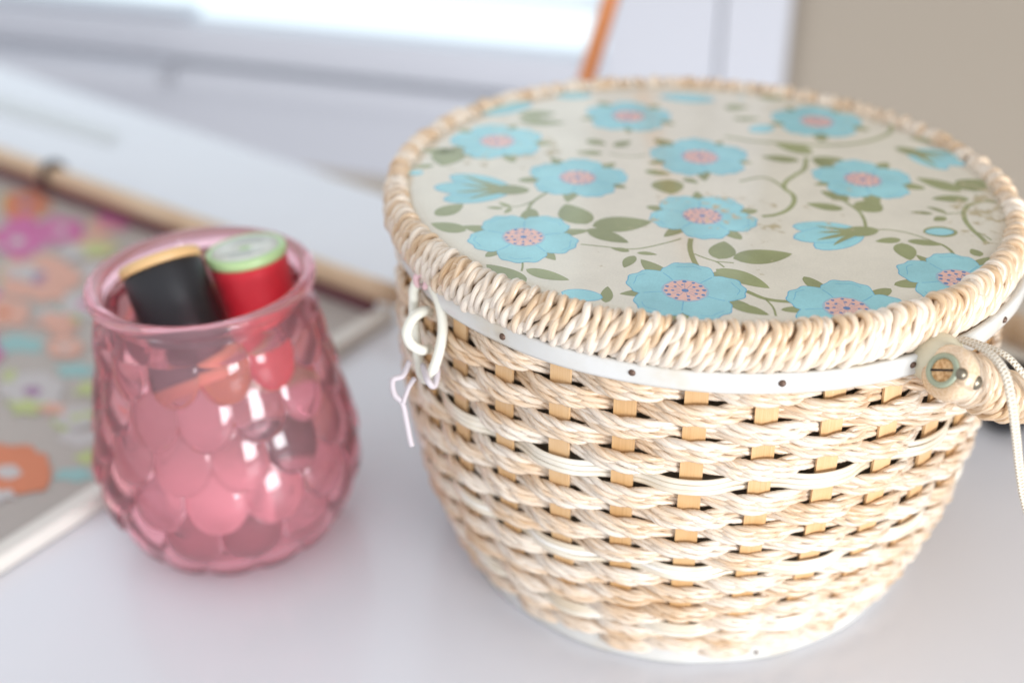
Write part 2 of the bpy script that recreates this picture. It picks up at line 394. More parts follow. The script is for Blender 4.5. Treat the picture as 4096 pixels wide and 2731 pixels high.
# core ring below the wrapping
M_core = mat('reed_core', (.33, .20, .11), .7)
a = np.linspace(0, 2*PI, 128, endpoint=False)
P = np.stack([.1306*np.cos(a), .1306*np.sin(a), 0*a-.0060], 1)
V, Fc, uv = tube(P, .0032, .0066, N=np.stack([np.cos(a), np.sin(a), 0*a], 1), closed=True, sides=12)
mesh_obj('rim_core', V, Fc, M_core, lid, uv)
NW = 178
def wrap_mesh(seed):
    g = np.random.default_rng(seed)
    ctrl = [(.1290, -.0065), (.1283, -.0015), (.1290, .0010), (.1312, .0020), (.1334, .0008), (.1346, -.0028), (.1351, -.0068), (.1348, -.0105), (.1332, -.0138), (.1295, -.0144)]
    cp = smooth_path([(c[0], 0, c[1]) for c in ctrl], 34)
    L = np.concatenate([[0], np.cumsum(np.linalg.norm(np.diff(cp, axis=0), axis=1))]); u = L/L[-1]
    # slant: the outer foot sits further left than the crest
    ang = np.interp(u, [0, .25, .42, 1.0], [.008, .005, 0, -.098])+.004*np.sin(u*7+g.uniform(0, 6))
    rr = cp[:, 0]+g.uniform(-.0003, .0003); P0 = np.stack([rr*np.cos(ang), rr*np.sin(ang), cp[:, 2]+g.uniform(-.0003, .0003)], 1)
    T = np.gradient(P0, axis=0); T /= np.linalg.norm(T, axis=1)[:, None]
    out = P0-np.array([.1285, 0, -.005]); out[:, 1] = 0; out -= (out*T).sum(1)[:, None]*T; out /= np.linalg.norm(out, axis=1)[:, None]
    side = np.cross(T, out); ph = g.uniform(0, 6.28); turns = -g.uniform(1.5, 1.9)
    mb = MB()
    for q_ in (0, PI):
        psi = ph+q_+2*PI*turns*u
        P = P0+.00090*np.cos(psi)[:, None]*out+.00115*np.sin(psi)[:, None]*side
        rad = .00155*(1+.08*np.sin(u*9+g.uniform(0, 6)))
        V, Fc, uv = tube(P, rad, sides=8); uv[:, 1] += q_*4+seed; uv[:, 0] += seed*.37; mb.add(V, Fc, uv)
    return mb
protos = []
for k in range(12):
    o = wrap_mesh(100+k).build('binding_wrap', M_wrap, lid); protos.append(o)
for k in range(NW):
    if k < 12: o = protos[k]
    else:
        o = protos[rng.integers(0, 12)].copy(); C.objects.link(o); o.parent = lid
    o.rotation_euler = (0, 0, k*2*PI/NW+rng.uniform(-.0025, .0025)); s_ = rng.uniform(.985, 1.012); o.location = (0, 0, rng.uniform(-.0004, .0004))
V, Fc, uv = nail_mesh(.1352, .0013); nl = None
for k in range(14):
    o = mesh_obj('rim_nail', V, Fc, M_nail, lid, uv) if nl is None else nl.copy()
    if nl is None: nl = o
    else: C.objects.link(o); o.parent = lid
    o.location = (0, 0, -.0075+rng.uniform(-.002, .002)); o.rotation_euler[2] = math.radians(-102)+k*2*PI/14+rng.uniform(-.05, .05)
# loose fibres standing off the binding
mb = MB()
for k in range(46):
    a = rng.uniform(0, 2*PI) if k > 12 else rng.uniform(-.35, .35); R0 = .1350
    p0 = np.array([R0*math.cos(a), R0*math.sin(a), rng.uniform(-.004, .003)]); d = np.array([math.cos(a), math.sin(a), rng.uniform(-.2, .9)])+rng.normal(0, .5, 3)
    d /= np.linalg.norm(d); l = rng.uniform(.0015, .0042)
    P = [p0-d*.001, p0+d*l*.5+rng.normal(0, .0003, 3), p0+d*l+rng.normal(0, .0006, 3)]
    mb.add(*tube(P, [.00014, .00012, .00005], sides=4))
o = mb.build('loose_fibres', M_wrap, lid); o['kind'] = 'stuff'

# ------------------------------------------------------------------ printed flowers (flat print on the vinyl)
LIM = .1284
def clampR(V):
    r_ = np.hypot(V[:, 0], V[:, 1]); k = np.where(r_ > LIM, LIM/np.maximum(r_, 1e-9), 1); V = V.copy(); V[:, 0] *= k; V[:, 1] *= k; return V
def fan(mb, pts, z, mi, centre=None):
    pts = np.asarray(pts); c = pts.mean(0) if centre is None else np.asarray(centre); m_ = len(pts)
    V = np.zeros((m_+1, 3)); V[:m_, :2] = pts; V[m_, :2] = c; V = clampR(V); V[:, 2] = z*.16
    area2 = np.sum(pts[:, 0]*np.roll(pts[:, 1], -1)-pts[:, 1]*np.roll(pts[:, 0], -1))
    Fc = [(k, (k+1) % m_, m_) if area2 > 0 else ((k+1) % m_, k, m_) for k in range(m_)]
    mb.add(V, Fc, mi=mi)
def leaf_pts(b, t_, w, bend=0.0, n=14, blunt=False):
    b = np.asarray(b); t_ = np.asarray(t_); d = t_-b; L = np.linalg.norm(d); d = d/L; p = np.array([-d[1], d[0]])
    u = np.linspace(0, 1, n); hw = .5*w*L*np.sin(PI*u**(.85 if not blunt else 1.15))**(.75 if not blunt else .5)*(1-.18*u)
    cl = b+u[:, None]*L*d+(bend*L*np.sin(PI*u))[:, None]*p
    return np.concatenate([cl+hw[:, None]*p, (cl-hw[:, None]*p)[::-1][1:-1]])
def ribbon(mb, pts, w, z, mi, taper=True):
    P = smooth_path(pts, max(8, len(pts)*7)); T = np.gradient(P, axis=0); T /= np.linalg.norm(T, axis=1)[:, None]
    N = np.stack([-T[:, 1], T[:, 0]], 1); V = np.zeros((len(P)*2, 3)); V[0::2, :2] = P+N*w/2; V[1::2, :2] = P-N*w/2
    V = clampR(V); V[:, 2] = z*.16
    mb.add(V, [(2*k+1, 2*k+3, 2*k+2, 2*k) for k in range(len(P)-1)], mi=mi)
PM = [M_pline, M_petal, M_pring, M_pink, M_dot, M_leaf]
def flower(c, ref, sepal=False, R=.0225):
    c = lidpt(c); d = lidpt(ref)-c; a0 = math.atan2(d[1], d[0])+(math.radians(36) if sepal else 0)
    mb = MB(); ph = np.linspace(0, 2*PI, 150, endpoint=False); R = R*rng.uniform(.96, 1.05)
    am = [rng.uniform(.93, 1.06) for _ in range(5)]
    amp = np.array([am[int(np.round((x-a0)/(2*PI/5))) % 5] for x in ph])
    cs = np.abs(np.cos(2.5*(ph-a0)))
    rr = R*(.70+.30*cs**.55*amp)*(1+.020*np.cos(20*(ph-a0)+1)+.012*np.cos(11*ph+2))
    for k in range(5):
        a = a0+(k+.5)*2*PI/5; tip = R*rng.uniform(1.02, 1.25); e = np.array([math.cos(a+rng.uniform(-.1, .1)), math.sin(a)])
        fan(mb, leaf_pts(c+e*R*.45, c+e*tip, rng.uniform(.38, .5), blunt=rng.random() < .5), .00022, 5)
    u = np.stack([np.cos(ph), np.sin(ph)], 1)
    fan(mb, c+u*rr[:, None], .00034, 0, c); fan(mb, c+u*(rr-.00042)[:, None], .00044, 1, c)
    for k in range(5):
        a = a0+(k+.5)*2*PI/5; e = np.array([math.cos(a), math.sin(a)])
        ribbon(mb, [c+e*R*.33, c+e*R*.5+rng.normal(0, .0002, 2), c+e*R*.68], .00034, .00054, 0)
        a += 2*PI/10; e = np.array([math.cos(a), math.sin(a)]); p_ = np.array([-e[1], e[0]])
        ribbon(mb, [c+e*R*.80-p_*R*.22, c+e*R*.88-p_*R*.08, c+e*R*.84+p_*R*.08, c+e*R*.82+p_*R*.2], .00024, .00054, 0)
    v = np.linspace(0, 2*PI, 48, endpoint=False); uu = np.stack([np.cos(v), np.sin(v)], 1)
    fan(mb, c+uu*R*.385, .00060, 2, c); fan(mb, c+uu*(R*.345*(1+.03*np.cos(12*v)))[:, None], .00068, 3, c)
    w6 = np.linspace(0, 2*PI, 8, endpoint=False); dd = np.stack([np.cos(w6), np.sin(w6)], 1)
    fan(mb, c+dd*R*.062, .00076, 4, c)
    for (nn, rad, sz) in ((12, .31, .036), (8, .20, .028)):
        for k in range(nn):
            a = (k+rng.uniform(-.2, .2))*2*PI/nn; e = c+R*rad*np.array([math.cos(a), math.sin(a)]); fan(mb, e+dd*R*sz*rng.uniform(.8, 1.2), .00076, 4, e)
            if rad > .25: ribbon(mb, [c+(e-c)*.28, c+(e-c)*.55, c+(e-c)*.8], .00016, .00073, 4)
    mb.build('printed_flower', PM, lid, smooth=False)
def side_flower(base, tip, half=.5, n=3):
    b = lidpt(base); t_ = lidpt(tip); d = t_-b; L = np.linalg.norm(d); a0 = math.atan2(d[1], d[0]); mb = MB()
    rot_ = lambda a: np.array([math.cos(a0+a), math.sin(a0+a)])
    for k, a in enumerate(np.linspace(-half, half, n)):
        l = L*(1.0 if abs(a) < .1 else .92); p = leaf_pts(b+rot_(a)*L*.08, b+rot_(a)*l, .52, blunt=True, n=18)
        fan(mb, p, .00034+.00012*(k % 2), 0); c = p.mean(0); fan(mb, c+(p-c)*.955, .00038+.00012*(k % 2), 1)
    for a in np.linspace(-half*1.25, half*1.25, 4):
        fan(mb, leaf_pts(b+rot_(a)*L*.02, b+rot_(a)*L*rng.uniform(.62, .8), .13, bend=-.12*a), .00062, 5)
    fan(mb, leaf_pts(b-rot_(0)*L*.16, b+rot_(0)*L*.34, .62, blunt=True), .00068, 5)
    mb.build('printed_flower', PM, lid, smooth=False)
def bud(c, ax, wid=.55, sheath=None):
    c = lidpt(c); a = lidpt(ax); mb = MB(); d = a-c
    fan(mb, leaf_pts(c-d, c+d, wid, blunt=True, n=18), .00034, 0); fan(mb, leaf_pts(c-d*.95, c+d*.95, wid*.95, blunt=True, n=18), .00044, 1)
    if sheath:
        fan(mb, leaf_pts(c-d*1.15, c+d*1.25, wid*1.25, blunt=True), .00024, 5)
    mb.build('printed_bud', PM, lid, smooth=False)
c1 = crop(1500, 300, .3826); c2 = crop(2100, 300, .3826); c3 = crop(2900, 300, .3826); c4 = crop(3300, 500, .3827)
c5 = crop(1700, 750, .3826); c6 = crop(2400, 750, .3826); c7 = crop(3100, 750, .3826)
flower(c6(1070, 295), c6(1120, 565)); flower(c6(890, 1075), c6(930, 815)); flower(c7(750, 1260), c7(760, 945))
flower(c5(1030, 515), c5(1000, 775)); flower(c2(550, 1070), c2(490, 1260), True); flower(c2(1830, 855), c2(1915, 1055), True)
flower(c3(960, 485), c3(1000, 625), True); flower(c3(1440, 1090), c3(1540, 1280), True); flower(c1(1280, 690), c1(1370, 850), True)
flower(c2(1080, 430), c2(1060, 555), True); flower(c7(1930, 960), c7(1840, 740))
side_flower(c1(1480, 1200), c1(610, 1170), .42); side_flower(c7(960, 450), c7(190, 530), .36, 3); side_flower(c4(830, 260), c4(1470, 420), .40)
bud(c2(1700, 240), c2(1990, 260), .5); bud(c1(1385, 350), c1(1640, 285), .45); bud(c2(510, 215), c2(700, 205), .6); bud(c1(420, 1020), c1(510, 1015), .8)
bud(c7(1720, 460), c7(1870, 455), .62, True); bud(c3(380, 560), c3(500, 535), .75); bud(c5(1640, 1120), c5(1860, 1150), .62)
bud(c2(2260, 230), c2(2300, 240), .5)
LEAVES = [(c6, 1390, 740, 2010, 690, .55), (c6, 1240, 745, 1300, 560, .70), (c6, 1210, 850, 1775, 1050, .45), (c6, 310, 665, 115, 630, .5), (c6, 385, 680, 600, 700, .4), (c6, 360, 710, 250, 835, .45),
    (c6, 1370, 1225, 1770, 1330, .45), (c6, 60, 1200, 80, 1030, .4), (c5, 1690, 380, 1470, 170, .72), (c5, 1700, 430, 2130, 575, .5), (c5, 1060, 980, 640, 800, .5), (c5, 1055, 850, 1510, 965, .42),
    (c5, 110, 290, 400, 170, .6), (c5, 430, 450, 60, 370, .6), (c5, 820, 215, 640, 205, .4), (c5, 900, 205, 770, 150, .4), (c5, 900, 210, 830, 270, .4), (c2, 1250, 1000, 1530, 1035, .55), (c2, 1495, 1090, 1530, 1245, .95),
    (c2, 1650, 1080, 1815, 1130, .6), (c2, 640, 680, 850, 725, .7), (c2, 810, 815, 530, 805, .5), (c2, 930, 745, 1110, 690, .6), (c1, 1500, 430, 1890, 400, .6), (c1, 1500, 480, 1990, 500, .4), (c1, 850, 780, 470, 790, .45),
    (c1, 840, 770, 700, 950, .8), (c1, 950, 840, 1215, 870, .4), (c1, 620, 940, 370, 960, .45), (c3, 910, 820, 510, 700, .6), (c3, 780, 890, 380, 850, .5), (c3, 900, 885, 1240, 880, .6), (c3, 930, 890, 1200, 1000, .4),
    (c3, 1300, 1310, 1000, 1210, .6), (c3, 1240, 1400, 850, 1340, .5), (c3, 1420, 1420, 1590, 1310, .9), (c3, 0, 350, 240, 330, .7), (c3, 80, 455, 370, 450, .4), (c3, 340, 230, 650, 240, .5), (c4, 1430, 690, 950, 550, .5),
    (c4, 1430, 670, 1640, 570, .9), (c4, 1510, 770, 1110, 770, .48), (c4, 1270, 920, 1060, 850, .35), (c4, 1130, 925, 890, 910, .35), (c4, 1260, 960, 1140, 1000, .7), (c4, 790, 1190, 525, 1215, .5), (c4, 805, 1230, 890, 1410, .62),
    (c4, 860, 1210, 1250, 1250, .42), (c4, 1230, 1550, 910, 1470, .42), (c4, 1620, 1370, 1530, 1290, .8), (c4, 1180, 185, 870, 130, .4), (c6, 700, 560, 690, 560, .1)]
for (cf, x0, y0, x1, y1, w) in LEAVES[:-1]:
    mb = MB(); b, t_ = lidpt(cf(x0, y0)), lidpt(cf(x1, y1)); fan(mb, leaf_pts(b, t_, w, bend=rng.uniform(-.05, .05)), .00028, 0)
    mb.build('printed_leaf', M_leaf, lid, smooth=False)
b5 = lidpt((2369, 903)); t5 = lidpt((2608, 886)); mb = MB(); fan(mb, leaf_pts(b5, t5, .62), .00027, 0); mb.build('printed_leaf', M_leaf, lid, smooth=False)
TK, MD, TN = .0021, .0014, .0008
STEMS = [(c6, TK, [(950, 530), (940, 620), (965, 720), (1015, 825)]), (c6, TN, [(985, 690), (1100, 735), (1220, 775), (1300, 830)]), (c6, TN, [(1220, 770), (1400, 785)]),
    (c3, TK, [(390, 1475), (520, 1460), (650, 1410), (720, 1330), (710, 1250), (620, 1180), (640, 1110), (740, 1040), (830, 980), (850, 860)]), (c3, MD, [(620, 1180), (480, 1090), (350, 1070), (150, 1110)]),
    (c6, TN, [(-200, 590), (0, 610), (300, 640), (500, 620), (750, 560), (850, 530)]), (c6, TK, [(1530, 1080), (1700, 1150), (1850, 1180), (2000, 1190)]), (c6, TN, [(1730, 1160), (1810, 1250), (1840, 1340)]),
    (c7, MD, [(950, 410), (930, 330), (880, 250), (770, 170), (680, 110)]), (c7, TN, [(1060, 440), (1200, 440), (1400, 475), (1600, 540), (1760, 600)]), (c7, MD, [(1740, 590), (1830, 650), (1890, 730)]),
    (c4, TK, [(1790, 800), (1620, 800), (1500, 840), (1450, 910), (1470, 1000), (1540, 1090), (1630, 1170), (1700, 1240)]), (c4, TN, [(1440, 915), (1350, 920), (1240, 930)]), (c4, TN, [(1600, 1120), (1680, 1160), (1740, 1200)]),
    (c4, TN, [(1560, 720), (1660, 770), (1780, 800)]), (c3, TK, [(0, 640), (300, 690), (600, 710), (900, 730), (1200, 730), (1450, 700), (1650, 640), (1740, 570), (1710, 470)]), (c5, MD, [(1290, 40), (1150, 130), (1090, 200), (1070, 290)]),
    (c5, TN, [(1130, 140), (1000, 190), (900, 200)]), (c5, TN, [(1020, 770), (1020, 820), (1010, 870)]), (c2, TN, [(880, 820), (1100, 850), (1280, 830)])]
for cf, w, pts in STEMS:
    mb = MB(); ribbon(mb, [lidpt(cf(*p)) for p in pts], w, .00012, 0); mb.build('printed_stem', M_leaf, lid, smooth=False)

# ------------------------------------------------------------------ handle laid back on its two pegs
def brel(p): return np.asarray(p)-np.array([XB, YB, 0])
def ray_cyl(p, R):
    d = ray(p)
    for t_ in np.linspace(.3, .7, 4000):
        P = O_+d*t_
        if math.hypot(P[0]-XB, P[1]-YB) < R: return brel(P)
def cyl(az, R, z): return np.array([R*math.cos(math.radians(az)), R*math.sin(math.radians(az)), z])
E_ = ray_cyl((3778, 1482), .1480)
hD = .76*R_-.23*U_+.60*F_; hD /= np.linalg.norm(hD)                         # the near end points back along the rim
HP = smooth_path([E_, E_+hD*.02, E_+hD*.045, cyl(-12, .195, .088), cyl(22, .222, .045), cyl(58, .200, .048), cyl(84, .168, .080), cyl(98, .150, .112), cyl(103, .1475, .125)], 260)
V, Fc, uv = tube(HP, .0074, sides=14)
handle = mesh_obj('handle', V, Fc, M_core, basket, uv)
Ls = np.concatenate([[0], np.cumsum(np.linalg.norm(np.diff(HP, axis=0), axis=1))])
turns = int(Ls[-1]/.0047); m_ = turns*30; lu = np.linspace(0.0032, Ls[-1]-.0032, m_)
PC = np.stack([np.interp(lu, Ls, HP[:, k]) for k in range(3)], 1); TC = np.gradient(PC, axis=0); TC /= np.linalg.norm(TC, axis=1)[:, None]
e1 = np.cross(TC, np.array([0, 0, 1.])); e1 /= np.linalg.norm(e1, axis=1)[:, None]; e2 = np.cross(TC, e1)
mb = MB()
for q_ in (0, PI):
    ps = -2*PI*turns*np.linspace(0, 1, m_); tws = ps*3.2+q_
    rad = .0081+.0007*np.cos(tws)
    P = PC+rad[:, None]*(np.cos(ps)[:, None]*e1+np.sin(ps)[:, None]*e2)+(.0011*np.sin(tws))[:, None]*TC
    V, Fc, uv = tube(P, .0015, sides=7); uv[:, 1] += q_*3; mb.add(V, Fc, uv)
mb.build('wrapping_cord', M_wrap, handle)
M_bush = mat('cream_bush', (.66, .60, .44), .3)
def disc_on(axis_o, ax, prof, m, name, parent, n=28):
    V, Fc, uv = lathe(prof, n); ax = ax/np.linalg.norm(ax); e = np.array([0, 0, 1.]); e1_ = np.cross(e, ax); e1_ /= np.linalg.norm(e1_); e2_ = np.cross(ax, e1_)
    return mesh_obj(name, frame_xf(V, axis_o, e1_, e2_, ax), Fc, m, parent, uv)
for PE, ax in ((HP[0], -hD), (HP[-1], (HP[-1]-HP[-4])/np.linalg.norm(HP[-1]-HP[-4]))):
    # cane turned over the cut end, plastic tube, wooden plug with its slit
    disc_on(PE, ax, [(.0098, -.0065), (.0101, -.0035), (.0098, -.0012), (.0086, .0003), (.0070, .0010), (.0058, .0011), (.0057, -.001)], M_wrap, 'end_band', handle, 40)
    disc_on(PE, ax, [(.0040, -.002), (.0042, .0014), (.0047, .0021), (.0056, .0023), (.0062, .0018), (.0064, .0006), (.0064, -.002)], M_sage, 'end_ring', handle, 40)
    disc_on(PE, ax, [(.0045, -.002), (.0044, .0010), (.0041, .0014), (.0001, .0015)], M_cork, 'end_plug', handle, 32)
    V, Fc = box(-.0044, .0044, -.00036, .00036, 0, .0006); a = math.radians(-16)
    ex0 = R_-(R_ @ ax)*ax; ex0 /= np.linalg.norm(ex0); ey0 = np.cross(ax, ex0); ex = math.cos(a)*ex0+math.sin(a)*ey0; ey = np.cross(ax, ex)
    mesh_obj('end_slit', frame_xf(V, PE+ax*.0012, ex, ey, ax), Fc, M_black, handle, smooth=False)
rd = np.array([E_[0], E_[1], 0]); rd /= np.linalg.norm(rd)
disc_on(E_+hD*.010-rd*.017-.0020*R_+.0030*U_, rd, [(.0001, 0), (.0080, 0), (.0094, .002), (.0097, .007), (.0094, .012), (.0080, .0145), (.0001, .0148)], M_bush, 'pivot_bush', handle, 36)
for (x, y, rr_) in ((1155, 618, .0021), (1272, 690, .0026)):
    d = ray((3300+x*.4784, 1200+y*.4784))
    for t_ in np.linspace(.34, .5, 3000):
        P = brel(O_+d*t_); w = P-E_; w = w-(w @ hD)*hD
        if np.linalg.norm(w) < .0096: break
    nrm = w/np.linalg.norm(w)
    disc_on(P-nrm*.0015, nrm, [(rr_, 0), (rr_, .0016), (rr_*.7, .0024), (.0001, .0027)], M_brass, 'rivet', handle, 18)

# braided cord that hangs over the handle from under the lid
M_braid = mat('braided_cord', (.78, .68, .52), .5, sheen=.3)
uvn = nd(M_braid, 'ShaderNodeUVMap'); sep = nd(M_braid, 'ShaderNodeSeparateXYZ'); lk(M_braid, uvn.outputs[0], sep.inputs[0])
def mth(m, op, a, b):
    n_ = nd(m, 'ShaderNodeMath', operation=op)
    for k, x in enumerate((a, b)):
        if x is None: continue
        if isinstance(x, (int, float)): n_.inputs[k].default_value = x
        else: lk(m, x, n_.inputs[k])
    return n_.outputs[0]
u1 = mth(M_braid, 'MULTIPLY', sep.outputs[0], 4200.); v1 = mth(M_braid, 'MULTIPLY', sep.outputs[1], 9.42)
s1 = mth(M_braid, 'SINE', mth(M_braid, 'ADD', u1, v1), None); s2 = mth(M_braid, 'SINE', mth(M_braid, 'SUBTRACT', u1, v1), None)
pr = mth(M_braid, 'MAXIMUM', s1, s2); r = ramp(M_braid, [(.0, (.62, .50, .34)), (.7, (.86, .79, .67))]); lk(M_braid, pr, r.inputs[0])
lk(M_braid, r.outputs[0], bsdf(M_braid).inputs['Base Color']); bump(M_braid, pr, .6, .0006)
def cordpath(pts, n):
    return smooth_path([brel(at_depth(disp(x, y), d)) for x, y, d in pts], n)
V, Fc, uv = tube(cordpath([(2150, 800, .440), (2190, 779, .432), (2235, 790, .424), (2278, 815, .417), (2308, 855, .412), (2324, 920, .411), (2334, 1000, .417), (2341, 1070, .424), (2352, 1140, .430), (2375, 1215, .436), (2410, 1290, .441)], 70), .0008, .0018, sides=10)
mesh_obj('braided_cord', V, Fc, M_braid, basket, uv)
V, Fc, uv = tube(cordpath([(2152, 796, .448), (2200, 777, .440), (2260, 792, .434), (2310, 815, .428), (2345, 850, .426), (2385, 900, .428), (2430, 990, .432)], 50), .0008, .0018, sides=10)
mesh_obj('braided_cord', V, Fc, M_braid, basket, uv)

# bent-cane closing loops on the left side
M_cane = mat('bent_cane', (.78, .76, .66), .3)
M_thread = mat('white_thread', (.58, .52, .54), .6)
M_pinkth = mat('pink_thread', (.78, .52, .54), .6)
d0 = float((brel(np.array([-.0333, .4162, .1477])) + np.array([XB, YB, 0]) - O_) @ F_)
lp = cordpath([(950, 668, d0-.001), (958, 645, d0-.004), (975, 636, d0-.007), (995, 660, d0-.009), (1012, 705, d0-.010), (1017, 755, d0-.010), (1009, 805, d0-.010), (996, 845, d0-.009), (984, 868, d0-.006), (968, 860, d0-.002), (958, 800, d0+.000), (950, 730, d0+.001)], 48)
V, Fc, uv = tube(lp, .0021, closed=True, sides=10); mesh_obj('cane_loop', V, Fc, M_cane, basket, uv)
lp = cordpath([(992, 712, d0+.001), (968, 716, d0-.006), (945, 735, d0-.010), (934, 765, d0-.012), (945, 790, d0-.011), (968, 803, d0-.008), (985, 800, d0-.002)], 30)
V, Fc, uv = tube(lp, .0021, sides=10); mesh_obj('cane_loop', V, Fc, M_cane, basket, uv)
lp = cordpath([(960, 655, d0-.004), (955, 638, d0-.009), (968, 628, d0-.011), (980, 640, d0-.012), (976, 660, d0-.008)], 20)
V, Fc, uv = tube(lp, .0013, sides=7); mesh_obj('thread_tie', V, Fc, M_pinkth, basket, uv)
lp = cordpath([(972, 838, d0-.005), (982, 872, d0-.013), (996, 886, d0-.011), (1004, 862, d0-.009), (1003, 830, d0-.006)], 20)
V, Fc, uv = tube(lp, .0013, sides=7); mesh_obj('thread_tie', V, Fc, M_thread, basket, uv)
lp = cordpath([(940, 830, d0-.004), (925, 862, d0-.008), (902, 872, d0-.010), (906, 905, d0-.010), (924, 925, d0-.009), (934, 970, d0-.006), (942, 1010, d0-.003), (946, 1022, d0-.002)], 40)
V, Fc, uv = tube(lp, .0012, sides=7); mesh_obj('thread_tie', V, Fc, M_thread, basket, uv)
lp = cordpath([(952, 868, d0-.006), (938, 890, d0-.009), (925, 926, d0-.010)], 16)
V, Fc, uv = tube(lp, .0010, sides=7); mesh_obj('thread_tie', V, Fc, M_thread, basket, uv)

# ================================================================== GLASS JAR
XJ, YJ = -.1397, .4802
M_glass = mat('pink_glass', (1.0, .66, .71), .0, trans=.90, ior=1.42)
va = nd(M_glass, 'ShaderNodeVolumeAbsorption'); va.inputs['Color'].default_value = (.985, .34, .45, 1); va.inputs['Density'].default_value = 30
lk(M_glass, va.outputs[0], M_glass.node_tree.nodes['Material Output'].inputs['Volume'])
JZ = [0, .004, .010, .03, .05, .075, .10, .118, .128, .132]; JR = [.0405, .0445, .0500, .0590, .0605, .0562, .0510, .0482, .0472, .0472]
zc = smooth_path(np.stack([JR, 0*np.array(JR), JZ], 1), 260)
NTJ = 420; tt = np.linspace(0, 2*PI, NTJ, endpoint=False)
def scale_height(zr, th):
    h = np.zeros_like(th); NS = 14; a_z = .0185
    for k, z0 in enumerate(np.arange(.1190, -.02, -.0205)):
        off = (k % 2)*.5; d_th = ((th*NS/(2*PI)-off+.5) % 1-.5)*(2*PI/NS)
        R0 = np.interp(z0, JZ, JR) if z0 > 0 else .045
        dx = d_th*R0/(.0146*min(1.0, R0/.0575+.05)); dz = (zr-z0)/a_z
        d2 = dx*dx+dz*dz; inside = d2 < 1
        lift = .0050*(.5-.5*dz)                    # thick at the lower edge, tucked in above
        dome = .0042*np.sqrt(np.clip(1-d2, 0, 1))
        edge = np.clip((1-np.sqrt(d2))/.15, 0, 1); edge = edge*edge*(3-2*edge)
        h = np.where(inside, np.maximum(h, (lift+dome)*edge), h)
    fade = np.clip((.127-zr)/.006, 0, 1)*np.clip((zr+.001)/.004, 0, 1)
    return h*fade
rows_o = []
for R0, _, z0 in zc:
    hh = scale_height(np.full(NTJ, z0), tt); rows_o.append(np.stack([(R0-.0036+hh)*np.cos(tt), (R0-.0036+hh)*np.sin(tt), np.full(NTJ, z0)], 1))
def ringrow(R, z): return np.stack([R*np.cos(tt), R*np.sin(tt), np.full(NTJ, z)], 1)
rim = [(.0470, .1328), (.0480, .1340), (.0502, .1352), (.0512, .1368), (.0513, .1384), (.0506, .1398), (.0490, .1405), (.0470, .1404), (.0452, .1394), (.0442, .1376), (.0437, .1350), (.0436, .131)]
inner = [(.0432, .126), (.0437, .118), (.0455, .100), (.0502, .075), (.0538, .05), (.0524, .03), (.0474, .0145), (.0390, .0072), (.022, .0056), (.0004, .0054)]
bott = [(.0004, .0026), (.025, .0026), (.034, .0018), (.0372, .0004), (.0395, .0004)]
allrows = [ringrow(*p) for p in bott]+rows_o[3:]+[ringrow(*p) for p in rim]+[ringrow(p[0], p[2]) for p in smooth_path([(a_, 0, b_) for a_, b_ in inner], 40)]
V = np.concatenate(allrows); k_ = len(allrows); i = np.arange(k_-1)[:, None]; j = np.arange(NTJ)[None]; j2 = (j+1) % NTJ
Fc = np.stack([i*NTJ+j, i*NTJ+j2, (i+1)*NTJ+j2, (i+1)*NTJ+j], -1).reshape(-1, 4)
Fc = Fc.tolist()+[list(range(NTJ))[::-1], list(range((k_-1)*NTJ, k_*NTJ))]
jar = mesh_obj('glass_jar', V, Fc, M_glass, loc=(XJ, YJ, 0)); jar.rotation_euler[2] = .12
jar['label'] = 'pink glass jar with fish scale bumps and a thick rolled rim, holding thread spools'; jar['category'] = 'jar'

# ------------------------------------------------------------------ spools of thread inside the jar
def thread_mat(name, col, rough=.35):
    m = mat(name, col, rough, sheen=.0 if max(col) < .1 else .2); uv_ = nd(m, 'ShaderNodeUVMap'); sp = nd(m, 'ShaderNodeSeparateXYZ'); lk(m, uv_.outputs[0], sp.inputs[0])
    s_ = mth(m, 'SINE', mth(m, 'MULTIPLY', sp.outputs[1], 620.), None); bump(m, s_, .35, .0003); return m
M_tblack = thread_mat('black_thread', (.010, .010, .013), .42); M_tred = thread_mat('red_thread', (.72, .020, .040)); M_tpale = thread_mat('pale_thread', (.96, .84, .85))
M_tyel = thread_mat('yellow_thread', (.80, .50, .10)); M_tor = mat('orange_band', (.78, .22, .05), .5)
M_tan = mat('tan_spool', (.68, .44, .20), .4); M_green = mat('green_spool', (.46, .66, .32), .35); M_paper = mat('paper_label', (.70, .72, .66), .6); M_ink = mat('label_ink', (.36, .40, .38), .6)
M_dk = mat('dark_spool', (.05, .04, .05), .4); M_yel = mat('yellow_spool', (.82, .60, .16), .4)
